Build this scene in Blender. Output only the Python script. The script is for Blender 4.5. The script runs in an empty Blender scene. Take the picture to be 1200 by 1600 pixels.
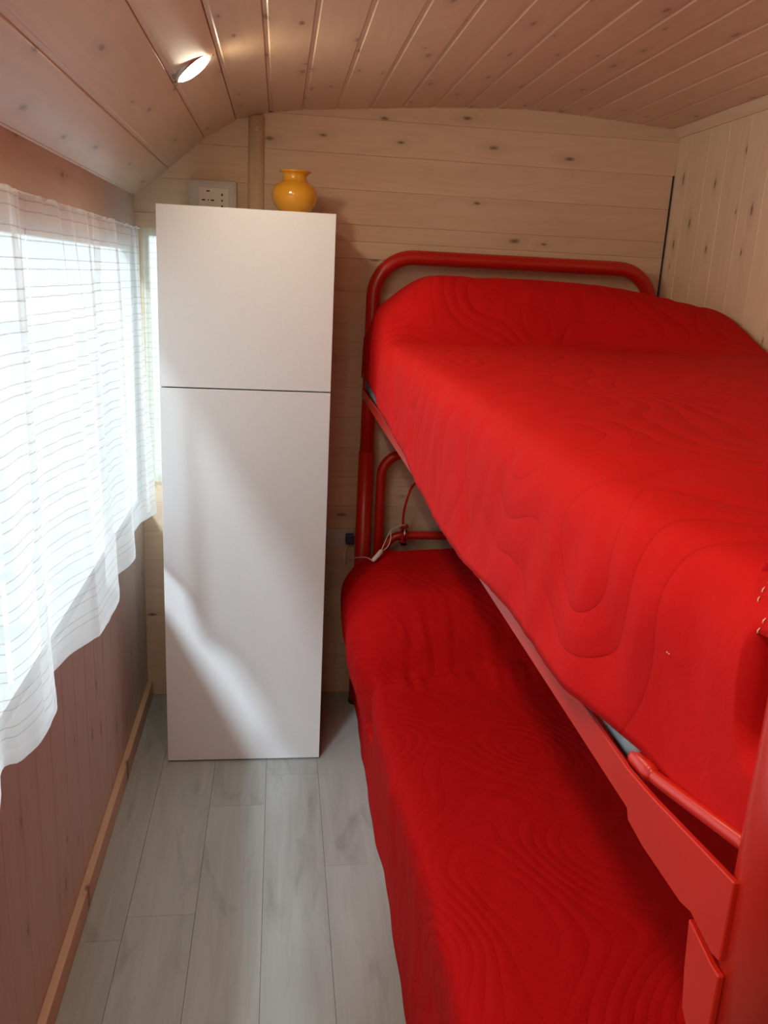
import bpy, bmesh, math, random
from mathutils import Vector, Matrix, noise
random.seed(7)
S = bpy.context.scene
COL = S.collection

# ------------------------------------------------------------------ camera
def unit(v): return v.normalized()
f = 1313.0
vy = unit(Vector((438-600, 424-800, f)))            # world +Y in camera axes (x right, y down, z forward)
vd = Vector((361-600, 5489-800, f)); vd = unit(vd - vd.dot(vy)*vy)   # world down
vx = vd.cross(vy)
if vx.x < 0: vx = -vx
W = Matrix((vx, vy, -vd))                            # rows: world axes in camera axes
R = Matrix(((W[0][0], -W[0][1], -W[0][2]), (W[1][0], -W[1][1], -W[1][2]), (W[2][0], -W[2][1], -W[2][2])))
cd = bpy.data.cameras.new('camera'); cam = bpy.data.objects.new('camera', cd); COL.objects.link(cam)
cam.matrix_world = Matrix.Translation((0, 0, 1.5)) @ R.to_4x4()
cd.sensor_fit = 'VERTICAL'; cd.sensor_height = 32.0; cd.lens = 32.0*f/1600.0
cd.clip_start = 0.02; cd.clip_end = 200
S.camera = cam

# ------------------------------------------------------------------ world, sun, exposure
S.view_settings.view_transform = 'Standard'; S.view_settings.look = 'None'
S.view_settings.exposure = -0.19; S.view_settings.gamma = 1.0; S.view_settings.use_curve_mapping = False
wd = bpy.data.worlds.new('sky'); S.world = wd; wd.use_nodes = True
bg = wd.node_tree.nodes['Background']; bg.inputs[0].default_value = (0.80, 0.91, 1.0, 1); bg.inputs[1].default_value = 2.15
sl = bpy.data.lights.new('sun', 'SUN'); sun = bpy.data.objects.new('sun', sl); COL.objects.link(sun)
sl.energy = 4.4; sl.angle = math.radians(6.0); sl.color = (0.76, 0.89, 1.0)
sun.rotation_euler = Vector((1.0, 2.1, -1.72)).to_track_quat('-Z', 'Y').to_euler(); sun.location = (-3, -4, 5)
LAMP_W = 2.1; TILT = 0.18

# ------------------------------------------------------------------ material helpers
def newmat(name):
    m = bpy.data.materials.new(name); m.use_nodes = True
    nt = m.node_tree; nt.nodes.clear()
    out = nt.nodes.new('ShaderNodeOutputMaterial')
    return m, nt, out
class N:
    def __init__(s, nt): s.nt = nt
    def n(s, t, **kw):
        nd = s.nt.nodes.new(t)
        for k, v in kw.items(): setattr(nd, k, v)
        return nd
    def l(s, a, b): s.nt.links.new(a, b)
    def math(s, op, a, b=None, c=None, clamp=False):
        nd = s.n('ShaderNodeMath', operation=op); nd.use_clamp = clamp
        for i, v in enumerate((a, b, c)):
            if v is None: continue
            if isinstance(v, (int, float)): nd.inputs[i].default_value = v
            else: s.l(v, nd.inputs[i])
        return nd.outputs[0]
    def ramp(s, fac, stops):
        nd = s.n('ShaderNodeValToRGB'); s.l(fac, nd.inputs[0])
        els = nd.color_ramp.elements
        while len(els) < len(stops): els.new(0.5)
        for e, (p, c) in zip(els, stops):
            e.position = p; e.color = (*c, 1) if len(c) == 3 else c
        return nd.outputs[0]
    def mix(s, fac, a, b, blend='MIX'):
        nd = s.n('ShaderNodeMix', data_type='RGBA', blend_type=blend)
        for sock, v in ((nd.inputs[0], fac), (nd.inputs[6], a), (nd.inputs[7], b)):
            if isinstance(v, (int, float)): sock.default_value = v
            elif isinstance(v, tuple): sock.default_value = (*v, 1) if len(v) == 3 else v
            else: s.l(v, sock)
        return nd.outputs[2]
def plain(name, col, rough=0.5, metal=0.0, coat=0.0, noisy=0.0, nscale=30, bump=0.0):
    m, nt, out = newmat(name); h = N(nt)
    b = h.n('ShaderNodeBsdfPrincipled'); h.l(b.outputs[0], out.inputs[0])
    b.inputs['Base Color'].default_value = (*col, 1); b.inputs['Roughness'].default_value = rough
    b.inputs['Metallic'].default_value = metal; b.inputs['Coat Weight'].default_value = coat; b.inputs['Coat Roughness'].default_value = 0.15
    tc = h.n('ShaderNodeTexCoord'); nz = h.n('ShaderNodeTexNoise'); nz.inputs['Scale'].default_value = nscale; nz.inputs['Detail'].default_value = 4
    h.l(tc.outputs['Object'], nz.inputs['Vector'])
    if noisy:
        d = tuple(c*(1-noisy) for c in col); u = tuple(min(1, c*(1+noisy)) for c in col)
        h.l(h.ramp(nz.outputs[0], [(0.3, d), (0.7, u)]), b.inputs['Base Color'])
    if bump:
        bp = h.n('ShaderNodeBump'); bp.inputs['Strength'].default_value = bump; bp.inputs['Distance'].default_value = 0.002
        h.l(nz.outputs[0], bp.inputs['Height']); h.l(bp.outputs[0], b.inputs['Normal'])
    return m

def pine(name, light, dark, knots=1.0, rough=0.5, coat=0.0, rare=0.45):
    """softwood board: local Y is the length of the board, local X its width"""
    m, nt, out = newmat(name); h = N(nt)
    b = h.n('ShaderNodeBsdfPrincipled'); h.l(b.outputs[0], out.inputs[0])
    tc = h.n('ShaderNodeTexCoord'); oi = h.n('ShaderNodeObjectInfo')
    off = h.n('ShaderNodeCombineXYZ'); r = oi.outputs['Random']
    h.l(h.math('MULTIPLY', r, 17.3), off.inputs[0]); h.l(h.math('MULTIPLY', r, 91.7), off.inputs[1]); h.l(h.math('MULTIPLY', r, 43.1), off.inputs[2])
    add = h.n('ShaderNodeVectorMath', operation='ADD'); h.l(tc.outputs['Object'], add.inputs[0]); h.l(off.outputs[0], add.inputs[1])
    P = add.outputs[0]
    # knots
    mk = h.n('ShaderNodeMapping'); mk.inputs['Scale'].default_value = (11, 4.2, 1e-4); h.l(P, mk.inputs['Vector'])
    vo = h.n('ShaderNodeTexVoronoi', feature='F1', voronoi_dimensions='2D'); vo.inputs['Scale'].default_value = 1.0; vo.inputs['Randomness'].default_value = 0.9
    h.l(mk.outputs[0], vo.inputs['Vector'])
    sep = h.n('ShaderNodeSeparateColor'); h.l(vo.outputs['Color'], sep.inputs[0])
    exist = h.math('GREATER_THAN', sep.outputs[0], rare)
    size = h.math('MULTIPLY_ADD', sep.outputs[1], 0.06, 0.035)
    nk = h.n('ShaderNodeTexNoise'); nk.inputs['Scale'].default_value = 60; h.l(P, nk.inputs['Vector'])
    dd = h.math('ADD', vo.outputs['Distance'], h.math('MULTIPLY', h.math('SUBTRACT', nk.outputs[0], 0.5), 0.05))
    kn = h.math('MULTIPLY', h.math('SUBTRACT', 1.0, h.math('DIVIDE', dd, size), clamp=True), exist)
    kmask = h.math('MULTIPLY', h.math('POWER', kn, 0.7), knots, clamp=True)
    halo = h.math('MULTIPLY', h.math('SUBTRACT', 1.0, h.math('DIVIDE', dd, h.math('MULTIPLY', size, 3.6)), clamp=True), exist)
    # grain, bent round the knots
    mg = h.n('ShaderNodeMapping'); mg.inputs['Scale'].default_value = (1, 0.045, 1); h.l(P, mg.inputs['Vector'])
    n1 = h.n('ShaderNodeTexNoise'); n1.inputs['Scale'].default_value = 42; n1.inputs['Detail'].default_value = 5; n1.inputs['Roughness'].default_value = 0.6
    n1.inputs['Distortion'].default_value = 0.4
    h.l(mg.outputs[0], n1.inputs['Vector'])
    mg2 = h.n('ShaderNodeMapping'); mg2.inputs['Scale'].default_value = (1, 0.12, 1); h.l(P, mg2.inputs['Vector'])
    n2 = h.n('ShaderNodeTexNoise'); n2.inputs['Scale'].default_value = 5; n2.inputs['Detail'].default_value = 2; h.l(mg2.outputs[0], n2.inputs['Vector'])
    rings = h.math('MULTIPLY_ADD', halo, 2.2, h.math('MULTIPLY', n2.outputs[0], 9.0))
    rg = h.math('FRACT', h.math('MULTIPLY', rings, 2.0))
    rg = h.math('POWER', h.math('ABSOLUTE', h.math('MULTIPLY_ADD', rg, 2.0, -1.0)), 3.0)
    g = h.math('ADD', h.math('MULTIPLY', n1.outputs[0], 0.6), h.math('MULTIPLY', rg, 0.14))
    g = h.math('ADD', g, h.math('MULTIPLY', h.math('SUBTRACT', r, 0.5), 0.30))
    base = h.ramp(g, [(0.12, light), (0.85, dark)])
    c1 = h.mix(h.math('MULTIPLY', halo, 0.35), base, tuple(0.62*x for x in dark))
    c2 = h.mix(kmask, c1, (0.17, 0.075, 0.04))
    h.l(c2, b.inputs['Base Color']); b.inputs['Roughness'].default_value = rough
    b.inputs['Coat Weight'].default_value = coat; b.inputs['Coat Roughness'].default_value = 0.3
    bp = h.n('ShaderNodeBump'); bp.inputs['Strength'].default_value = 0.12; bp.inputs['Distance'].default_value = 0.001
    h.l(h.math('SUBTRACT', n1.outputs[0], kmask), bp.inputs['Height']); h.l(bp.outputs[0], b.inputs['Normal'])
    return m

M = {}
M['pine_ceiling'] = pine('pine_ceiling', (0.70, 0.50, 0.345), (0.55, 0.36, 0.235), rough=0.36, coat=0.4)
M['pine_back'] = pine('pine_back', (0.80, 0.61, 0.43), (0.62, 0.44, 0.30), rough=0.55, rare=0.72)
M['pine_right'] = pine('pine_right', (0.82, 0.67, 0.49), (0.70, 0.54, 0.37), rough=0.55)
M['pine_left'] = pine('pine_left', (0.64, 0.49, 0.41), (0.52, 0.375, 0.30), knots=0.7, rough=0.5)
M['pine_trim'] = pine('pine_trim', (0.64, 0.42, 0.28), (0.50, 0.31, 0.19), rough=0.5)
M['batten'] = pine('batten', (0.86, 0.66, 0.44), (0.76, 0.54, 0.34), knots=0.0, rough=0.5)
M['shell'] = plain('shell', (0.25, 0.16, 0.11), 0.8, noisy=0.1)

def laminate():
    m, nt, out = newmat('laminate'); h = N(nt)
    b = h.n('ShaderNodeBsdfPrincipled'); h.l(b.outputs[0], out.inputs[0])
    tc = h.n('ShaderNodeTexCoord'); oi = h.n('ShaderNodeObjectInfo'); r = oi.outputs['Random']
    off = h.n('ShaderNodeCombineXYZ'); h.l(h.math('MULTIPLY', r, 37.0), off.inputs[0]); h.l(h.math('MULTIPLY', r, 71.0), off.inputs[1])
    add = h.n('ShaderNodeVectorMath', operation='ADD'); h.l(tc.outputs['Object'], add.inputs[0]); h.l(off.outputs[0], add.inputs[1])
    mg = h.n('ShaderNodeMapping'); mg.inputs['Scale'].default_value = (1, 0.09, 1); h.l(add.outputs[0], mg.inputs['Vector'])
    n1 = h.n('ShaderNodeTexNoise'); n1.inputs['Scale'].default_value = 26; n1.inputs['Detail'].default_value = 6; n1.inputs['Roughness'].default_value = 0.65; n1.inputs['Distortion'].default_value = 0.8
    h.l(mg.outputs[0], n1.inputs['Vector'])
    mp = h.n('ShaderNodeMapping'); mp.inputs['Scale'].default_value = (1, 0.3, 1); h.l(add.outputs[0], mp.inputs['Vector'])
    n2 = h.n('ShaderNodeTexNoise'); n2.inputs['Scale'].default_value = 9; n2.inputs['Detail'].default_value = 3; n2.inputs['Distortion'].default_value = 1.5; h.l(mp.outputs[0], n2.inputs['Vector'])
    streak = h.math('MULTIPLY', h.math('SUBTRACT', n2.outputs[0], 0.58, clamp=True), 3.0)
    g = h.math('ADD', h.math('ADD', n1.outputs[0], h.math('MULTIPLY', h.math('SUBTRACT', r, 0.5), 0.25)), streak)
    h.l(h.ramp(g, [(0.25, (0.44, 0.455, 0.435)), (0.9, (0.31, 0.315, 0.295))]), b.inputs['Base Color'])
    b.inputs['Roughness'].default_value = 0.42
    bp = h.n('ShaderNodeBump'); bp.inputs['Strength'].default_value = 0.1; bp.inputs['Distance'].default_value = 0.001
    h.l(n1.outputs[0], bp.inputs['Height']); h.l(bp.outputs[0], b.inputs['Normal'])
    return m
M['laminate'] = laminate()
M['white_panel'] = plain('white_panel', (0.76, 0.765, 0.775), 0.42, noisy=0.012, nscale=180, bump=0.03)
M['gap'] = plain('gap', (0.03, 0.035, 0.04), 0.7)
M['red_enamel'] = plain('red_enamel', (0.54, 0.012, 0.004), 0.36, coat=0.15, noisy=0.05, nscale=9)
M['grey_mattress'] = plain('grey_mattress', (0.22, 0.27, 0.31), 0.85, noisy=0.06, nscale=90, bump=0.3)
M['white_plastic'] = plain('white_plastic', (0.62, 0.57, 0.53), 0.4)
M['cord_plastic'] = plain('cord_plastic', (0.78, 0.72, 0.66), 0.4)
M['black_plastic'] = plain('black_plastic', (0.015, 0.015, 0.017), 0.5)
M['blue_plastic'] = plain('blue_plastic', (0.05, 0.05, 0.13), 0.5)
M['yellow_glaze'] = plain('yellow_glaze', (0.80, 0.37, 0.022), 0.16, coat=0.7, noisy=0.05, nscale=14)
M['nickel'] = plain('nickel', (0.42, 0.36, 0.29), 0.35, metal=0.9)
M['chrome'] = plain('chrome', (0.75, 0.75, 0.78), 0.12, metal=1.0)
M['window_white'] = plain('window_white', (0.78, 0.78, 0.76), 0.4)
M['gravel'] = plain('gravel', (0.60, 0.61, 0.58), 0.95, noisy=0.2, nscale=4)
M['thread'] = plain('thread', (0.85, 0.55, 0.40), 0.6)

def emis(name, col, st):
    m, nt, out = newmat(name); h = N(nt); e = h.n('ShaderNodeEmission')
    e.inputs[0].default_value = (*col, 1); e.inputs[1].default_value = st; h.l(e.outputs[0], out.inputs[0]); return m
M['lens'] = emis('lens', (1.0, 0.88, 0.66), 46.0)

def pane_mat():
    m, nt, out = newmat('window_glass'); h = N(nt)
    t = h.n('ShaderNodeBsdfTransparent'); t.inputs[0].default_value = (0.95, 0.97, 0.96, 1)
    g = h.n('ShaderNodeBsdfGlossy'); g.inputs['Roughness'].default_value = 0.02
    mx = h.n('ShaderNodeMixShader'); mx.inputs[0].default_value = 0.07
    h.l(t.outputs[0], mx.inputs[1]); h.l(g.outputs[0], mx.inputs[2]); h.l(mx.outputs[0], out.inputs[0]); return m
M['glass'] = pane_mat()

def voile(name, tint, transp, seed=0.0):
    """sheer cloth with thin woven brown stripes in close pairs; UV.y is the height in metres"""
    m, nt, out = newmat(name); h = N(nt)
    uv = h.n('ShaderNodeUVMap'); sp = h.n('ShaderNodeSeparateXYZ'); h.l(uv.outputs[0], sp.inputs[0])
    z = h.math('ADD', sp.outputs[1], seed)
    fz = h.math('FRACT', h.math('DIVIDE', z, 0.046))
    a = h.math('LESS_THAN', h.math('ABSOLUTE', h.math('SUBTRACT', fz, 0.25)), 0.022)
    b = h.math('LESS_THAN', h.math('ABSOLUTE', h.math('SUBTRACT', fz, 0.62)), 0.022)
    nb = h.n('ShaderNodeTexNoise'); nb.inputs['Scale'].default_value = 160; nb.inputs['Detail'].default_value = 2; h.l(uv.outputs[0], nb.inputs['Vector'])
    stripe = h.math('MULTIPLY', h.math('MAXIMUM', a, b), h.math('MULTIPLY_ADD', nb.outputs[0], 0.7, 0.35), clamp=True)
    col = h.mix(stripe, tint, (0.50, 0.37, 0.30))
    dense = h.n('ShaderNodeMapRange'); dense.inputs['From Min'].default_value = 0.77; dense.inputs['From Max'].default_value = 0.86; dense.inputs['To Min'].default_value = 0.8; dense.inputs['To Max'].default_value = 1.0
    h.l(sp.outputs[1], dense.inputs['Value'])
    df = h.n('ShaderNodeBsdfDiffuse'); h.l(col, df.inputs[0])
    tr = h.n('ShaderNodeBsdfTranslucent'); h.l(col, tr.inputs[0])
    tp = h.n('ShaderNodeBsdfTransparent')
    m1 = h.n('ShaderNodeMixShader'); m1.inputs[0].default_value = 0.76; h.l(df.outputs[0], m1.inputs[1]); h.l(tr.outputs[0], m1.inputs[2])
    cr = h.n('ShaderNodeTexNoise'); cr.inputs['Scale'].default_value = 18; cr.inputs['Detail'].default_value = 3; h.l(uv.outputs[0], cr.inputs['Vector'])
    fac = h.math('MULTIPLY_ADD', cr.outputs[0], -0.10, transp+0.05)
    fac = h.math('MULTIPLY', fac, dense.outputs[0])
    fac = h.math('MULTIPLY', fac, h.math('MULTIPLY_ADD', stripe, -0.6, 1.0))
    m2 = h.n('ShaderNodeMixShader'); h.l(fac, m2.inputs[0]); h.l(m1.outputs[0], m2.inputs[1]); h.l(tp.outputs[0], m2.inputs[2])
    h.l(m2.outputs[0], out.inputs[0]); return m
M['voile'] = voile('voile', (0.93, 0.92, 0.91), 0.43)
M['voile_cream'] = voile('voile_cream', (0.96, 0.92, 0.76), 0.62, 0.01)
M['voile_hem'] = voile('voile_hem', (0.88, 0.86, 0.84), 0.30, 0.0)

def quilt(name, base, quilt_amt=1.0, fine=0.3, dens=7.0):
    """red cotton; UV in metres over the cloth: quilted wavy nested lines and fine creases in the bump"""
    m, nt, out = newmat(name); h = N(nt)
    b = h.n('ShaderNodeBsdfPrincipled'); h.l(b.outputs[0], out.inputs[0])
    uv = h.n('ShaderNodeUVMap')
    nd = h.n('ShaderNodeTexNoise'); nd.inputs['Scale'].default_value = 2.6; nd.inputs['Detail'].default_value = 0.0
    h.l(uv.outputs[0], nd.inputs['Vector'])
    v = h.n('ShaderNodeTexVoronoi', feature='SMOOTH_F1'); v.inputs['Scale'].default_value = 3.6; v.inputs['Smoothness'].default_value = 0.6
    h.l(uv.outputs[0], v.inputs['Vector'])
    ph = h.math('ADD', h.math('MULTIPLY', nd.outputs[0], dens), h.math('MULTIPLY', v.outputs[0], dens*1.1))
    tri = h.math('ABSOLUTE', h.math('MULTIPLY_ADD', h.math('FRACT', ph), 2.0, -1.0))       # 0 on the stitched lines
    line = h.math('SUBTRACT', 1.0, h.math('DIVIDE', tri, 0.10), clamp=True)
    pillow = h.math('SQRT', tri)
    nf = h.n('ShaderNodeTexNoise'); nf.inputs['Scale'].default_value = 26; nf.inputs['Detail'].default_value = 6; nf.inputs['Roughness'].default_value = 0.62; nf.inputs['Distortion'].default_value = 1.3
    h.l(uv.outputs[0], nf.inputs['Vector'])
    nw = h.n('ShaderNodeTexNoise'); nw.inputs['Scale'].default_value = 900; nw.inputs['Detail'].default_value = 1; h.l(uv.outputs[0], nw.inputs['Vector'])
    hgt = h.math('ADD', h.math('MULTIPLY', pillow, 0.5*quilt_amt), h.math('MULTIPLY', nf.outputs[0], fine))
    hgt = h.math('ADD', hgt, h.math('MULTIPLY', nw.outputs[0], 0.04))
    bp = h.n('ShaderNodeBump'); bp.inputs['Strength'].default_value = 0.75; bp.inputs['Distance'].default_value = 0.006
    h.l(hgt, bp.inputs['Height']); h.l(bp.outputs[0], b.inputs['Normal'])
    col = h.mix(h.math('MULTIPLY', line, 0.18*quilt_amt), base, tuple(x*0.55 for x in base))
    col = h.mix(h.math('MULTIPLY', nf.outputs[0], 0.16), col, tuple(min(1, x*0.7) for x in base))
    h.l(col, b.inputs['Base Color']); b.inputs['Roughness'].default_value = 0.72
    b.inputs['Sheen Weight'].default_value = 0.0; b.inputs['Sheen Tint'].default_value = (1, 0.35, 0.3, 1)
    b.inputs['Specular IOR Level'].default_value = 0.06
    return m
M['red_quilt'] = quilt('red_quilt', (0.58, 0.009, 0.009))
M['red_quilt_low'] = quilt('red_quilt_low', (0.60, 0.006, 0.007), 0.7, 0.5, 11.0)

# ------------------------------------------------------------------ object helpers
def link(name, me, mats, parent=None, smooth=False):
    o = bpy.data.objects.new(name, me); COL.objects.link(o)
    if not isinstance(mats, (list, tuple)): mats = [mats]
    if not me.materials:
        for m in mats: me.materials.append(M[m])
    if smooth: me.shade_smooth()
    if parent is not None: o.parent = parent
    return o
def from_bm(name, bm, mats, parent=None, smooth=False):
    me = bpy.data.meshes.new(name); bm.normal_update(); bm.to_mesh(me); bm.free()
    return link(name, me, mats, parent, smooth)
def tag(o, label=None, cat=None, group=None, kind=None):
    for k, v in (('label', label), ('category', cat), ('group', group), ('kind', kind)):
        if v: o[k] = v
    return o
def empty(name, loc=(0, 0, 0)):
    o = bpy.data.objects.new(name, None); COL.objects.link(o); o.location = loc; o.empty_display_size = 0.1; return o
def box(bm, lo, hi, mi=0, bevel=0.0):
    c = [(lo[i]+hi[i])/2 for i in range(3)]; s = [hi[i]-lo[i] for i in range(3)]
    r = bmesh.ops.create_cube(bm, size=1.0, matrix=Matrix.Translation(c) @ Matrix.Diagonal((*s, 1)))
    fs = set(fc for v in r['verts'] for fc in v.link_faces)
    for fc in fs: fc.material_index = mi
    if bevel:
        es = list(set(e for v in r['verts'] for e in v.link_edges))
        bmesh.ops.bevel(bm, geom=es, offset=bevel, segments=2, affect='EDGES', profile=0.6)
def boxobj(name, lo, hi, mat, parent=None, bevel=0.0, origin=None):
    bm = bmesh.new(); o0 = Vector(origin) if origin else Vector((0, 0, 0))
    box(bm, [lo[i]-o0[i] for i in range(3)], [hi[i]-o0[i] for i in range(3)], 0, bevel)
    o = from_bm(name, bm, mat, parent); o.location = o0; return o
def smooth_path(pts, n=6, closed=False):
    P = [Vector(p) for p in pts]; out = []
    for i in range(len(P)-1):
        p0 = P[max(i-1, 0)]; p1 = P[i]; p2 = P[i+1]; p3 = P[min(i+2, len(P)-1)]
        for k in range(n):
            t = k/n
            out.append(0.5*((2*p1)+(-p0+p2)*t+(2*p0-5*p1+4*p2-p3)*t*t+(-p0+3*p1-3*p2+p3)*t**3))
    out.append(P[-1]); return out
def tube(bm, pts, r, seg=12, cap=True):
    P = [Vector(p) for p in pts]; rings = []
    T = []
    for i in range(len(P)):
        a = P[max(i-1, 0)]; b = P[min(i+1, len(P)-1)]; T.append((b-a).normalized())
    up = Vector((0, 0, 1)) if abs(T[0].z) < 0.9 else Vector((1, 0, 0))
    nrm = (up - up.dot(T[0])*T[0]).normalized()
    for i, p in enumerate(P):
        nrm = (nrm - nrm.dot(T[i])*T[i]).normalized(); bi = T[i].cross(nrm)
        rr = r[i] if isinstance(r, (list, tuple)) else r
        rings.append([bm.verts.new(p + rr*(math.cos(2*math.pi*k/seg)*nrm + math.sin(2*math.pi*k/seg)*bi)) for k in range(seg)])
    for a, b in zip(rings, rings[1:]):
        for k in range(seg): bm.faces.new((a[k], a[(k+1) % seg], b[(k+1) % seg], b[k]))
    if cap: bm.faces.new(rings[0][::-1]); bm.faces.new(rings[-1])
def tubeobj(name, pts, r, mat, parent=None, seg=14):
    bm = bmesh.new(); tube(bm, pts, r, seg); return from_bm(name, bm, mat, parent, True)
def lathe(bm, prof, seg=40, mi=0):
    rings = []
    for r, z in prof: rings.append([bm.verts.new((max(r, 1e-5)*math.cos(2*math.pi*k/seg), max(r, 1e-5)*math.sin(2*math.pi*k/seg), z)) for k in range(seg)])
    for a, b in zip(rings, rings[1:]):
        for k in range(seg):
            fc = bm.faces.new((a[k], a[(k+1) % seg], b[(k+1) % seg], b[k])); fc.material_index = mi
def grid(name, rows, mat, parent=None, uvs=None, skip=None):
    nr, nc = len(rows), len(rows[0]); vs = [tuple(p) for r in rows for p in r]
    fs = [(i*nc+j, i*nc+j+1, (i+1)*nc+j+1, (i+1)*nc+j) for i in range(nr-1) for j in range(nc-1) if not (skip and skip(i, j))]
    me = bpy.data.meshes.new(name); me.from_pydata(vs, [], fs)
    if uvs:
        ul = me.uv_layers.new(name='UVMap'); fl = [u for r in uvs for u in r]
        for lp in me.loops: ul.data[lp.index].uv = fl[lp.vertex_index]
    me.update(); return link(name, me, mat, parent, True)

board_cache = {}
def board(name, parent, mat, p, ux, uy, un, w, l, t=0.012, chamfer=0.003, depth=0.003, flat=0.0):
    """tongue-and-groove board: starts at p (middle of its width), runs along uy, width along ux, face towards un"""
    key = (mat, round(w, 4), round(l, 3), t, chamfer, depth, flat)
    me = board_cache.get(key)
    if me is None:
        h = w/2; pr = [(-h, -t), (-h, -depth)]
        if flat: pr.append((-h+flat, -depth))
        pr += [(-h+flat+chamfer, 0), (h-chamfer, 0), (h, -depth), (h, -t)]
        n = len(pr); vs = [(x, 0, z) for x, z in pr] + [(x, l, z) for x, z in pr]
        fs = [(i, i+n, (i+1) % n+n, (i+1) % n) for i in range(n)] + [tuple(range(n))[::1], tuple(range(2*n-1, n-1, -1))]
        me = bpy.data.meshes.new(name); me.from_pydata(vs, [], fs); me.update()
        bm = bmesh.new(); bm.from_mesh(me); bmesh.ops.recalc_face_normals(bm, faces=bm.faces); bm.to_mesh(me); bm.free()
        me.materials.append(M[mat]); board_cache[key] = me
    o = bpy.data.objects.new(name, me); COL.objects.link(o); o.parent = parent
    ux, uy, un = Vector(ux).normalized(), Vector(uy).normalized(), Vector(un).normalized()
    o.matrix_world = Matrix(((ux.x, uy.x, un.x, p[0]), (ux.y, uy.y, un.y, p[1]), (ux.z, uy.z, un.z, p[2]), (0, 0, 0, 1)))
    return o

# ------------------------------------------------------------------ dimensions
XL, XR, YB, YF = -0.452, 1.283, 2.83, -1.0
# ceiling profile (X, Z): the joints between its boards
CP = [(-0.452, 1.700), (-0.345, 1.787), (-0.235, 1.880), (-0.140, 1.938), (-0.040, 1.966), (0.060, 1.980), (0.163, 1.989),
      (0.265, 1.997), (0.365, 2.006), (0.462, 2.014), (0.562, 2.020), (0.662, 2.026), (0.760, 2.029), (0.856, 2.028),
      (0.952, 2.024), (1.050, 2.018), (1.150, 2.012), (1.250, 2.006), (1.345, 2.000)]

# ------------------------------------------------------------------ setting: floor
fl = boxobj('floor', (XL-0.02, YF, -0.03), (XR+0.02, YB+0.02, -0.008), 'shell'); tag(fl, 'pale grey oak laminate floor with planks running away from the camera', kind='structure')
xe = [-0.47, -0.340, -0.180, -0.020, 0.140, 0.300, 0.460, 0.620, 0.780, 0.940, 1.100, 1.260, 1.30]
starts = [0.4, 1.722, 0.9, 1.722, 1.876, 1.2, 1.7, 0.8, 1.4, 1.1, 0.6, 0.9]
for i in range(len(xe)-1):
    x0, x1 = max(xe[i], XL), min(xe[i+1], XR)
    if i == 3: ys = [YF, 0.45, 2.30, YB]
    else: ys = [YF] + [y for y in (starts[i]-1.25, starts[i], starts[i]+1.25) if YF+0.05 < y < YB-0.05] + [YB]
    for a, b in zip(ys, ys[1:]):
        board('floor_plank', fl, 'laminate', ((x0+x1)/2, a+0.0004, 0.0), (1, 0, 0), (0, 1, 0), (0, 0, 1), x1-x0-0.0006, b-a-0.0008, t=0.008, chamfer=0.0006, depth=0.0006)

# ------------------------------------------------------------------ setting: ceiling
bm = bmesh.new(); T = 0.02
prof = [(x, z) for x, z in CP]
def offs(p, q, d):                                  # outward (up) normal offset
    v = Vector((q[0]-p[0], q[1]-p[1])); n_ = Vector((-v.y, v.x)).normalized(); return n_*d
o_in = []; o_out = []
for i, p in enumerate(prof):
    a = prof[max(i-1, 0)]; b = prof[min(i+1, len(prof)-1)]; n_ = offs(a, b, 1.0)
    o_in.append((p[0]+n_.x*0.0135, p[1]+n_.y*0.0135)); o_out.append((p[0]+n_.x*0.03, p[1]+n_.y*0.03))
loop = o_in + o_out[::-1]
va = [bm.verts.new((x, YF, z)) for x, z in loop]; vb = [bm.verts.new((x, YB+0.02, z)) for x, z in loop]; n = len(loop)
for i in range(n): bm.faces.new((va[i], va[(i+1) % n], vb[(i+1) % n], vb[i]))
m_ = len(prof)
for i in range(m_-1):
    for V in (va, vb): bm.faces.new((V[i], V[i+1], V[n-2-i], V[n-1-i]))
bmesh.ops.recalc_face_normals(bm, faces=bm.faces)
ceil = from_bm('ceiling', bm, 'shell'); tag(ceil, 'low barrel ceiling of varnished pine tongue and groove boards', kind='structure')
for i in range(len(CP)-1):
    p, q = Vector((CP[i][0], 0, CP[i][1])), Vector((CP[i+1][0], 0, CP[i+1][1]))
    ux = (q-p).normalized(); un = Vector((0, 1, 0)).cross(ux); un = un if un.z < 0 else -un
    uy = un.cross(ux)                               # keeps the frame right-handed
    mid = (p+q)/2; w = (q-p).length
    st = Vector((mid.x, YF if uy.y > 0 else YB+0.005, mid.z))
    board('ceiling_board', ceil, 'pine_ceiling', st, ux, uy, un, w-0.0004, YB+0.005-YF, t=0.013, chamfer=0.0030, depth=0.0034, flat=0.0075)

# ------------------------------------------------------------------ setting: back wall with its narrow window behind the cabinet
def ceil_z(x):
    for (a, za), (b, zb) in zip(CP, CP[1:]):
        if a <= x <= b: return za+(zb-za)*(x-a)/(b-a)
    return CP[-1][1]
def ceil_left_x(z):
    for (a, za), (b, zb) in zip(CP, CP[1:]):
        if za <= z <= zb: return a+(b-a)*(z-za)/(zb-za)
    return XL if z < 1.7 else 0.7
BW = (-0.43, -0.300, 0.795, 1.605)                   # back window x0,x1,z0,z1
bm = bmesh.new()
y0, y1 = YB+0.012, YB+0.03
box(bm, (XL-0.02, y0, -0.03), (XR+0.03, y1, BW[2])); box(bm, (XL-0.02, y0, BW[3]), (XR+0.03, y1, 2.06))
box(bm, (XL-0.02, y0, BW[2]), (BW[0], y1, BW[3])); box(bm, (BW[1], y0, BW[2]), (XR+0.03, y1, BW[3]))
wb = from_bm('wall_back', bm, 'shell'); tag(wb, 'end wall of horizontal pine boards behind the bunk bed', kind='structure')
seams = [0.0] + [0.099+0.1038*k for k in range(19)] + [2.055]
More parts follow.
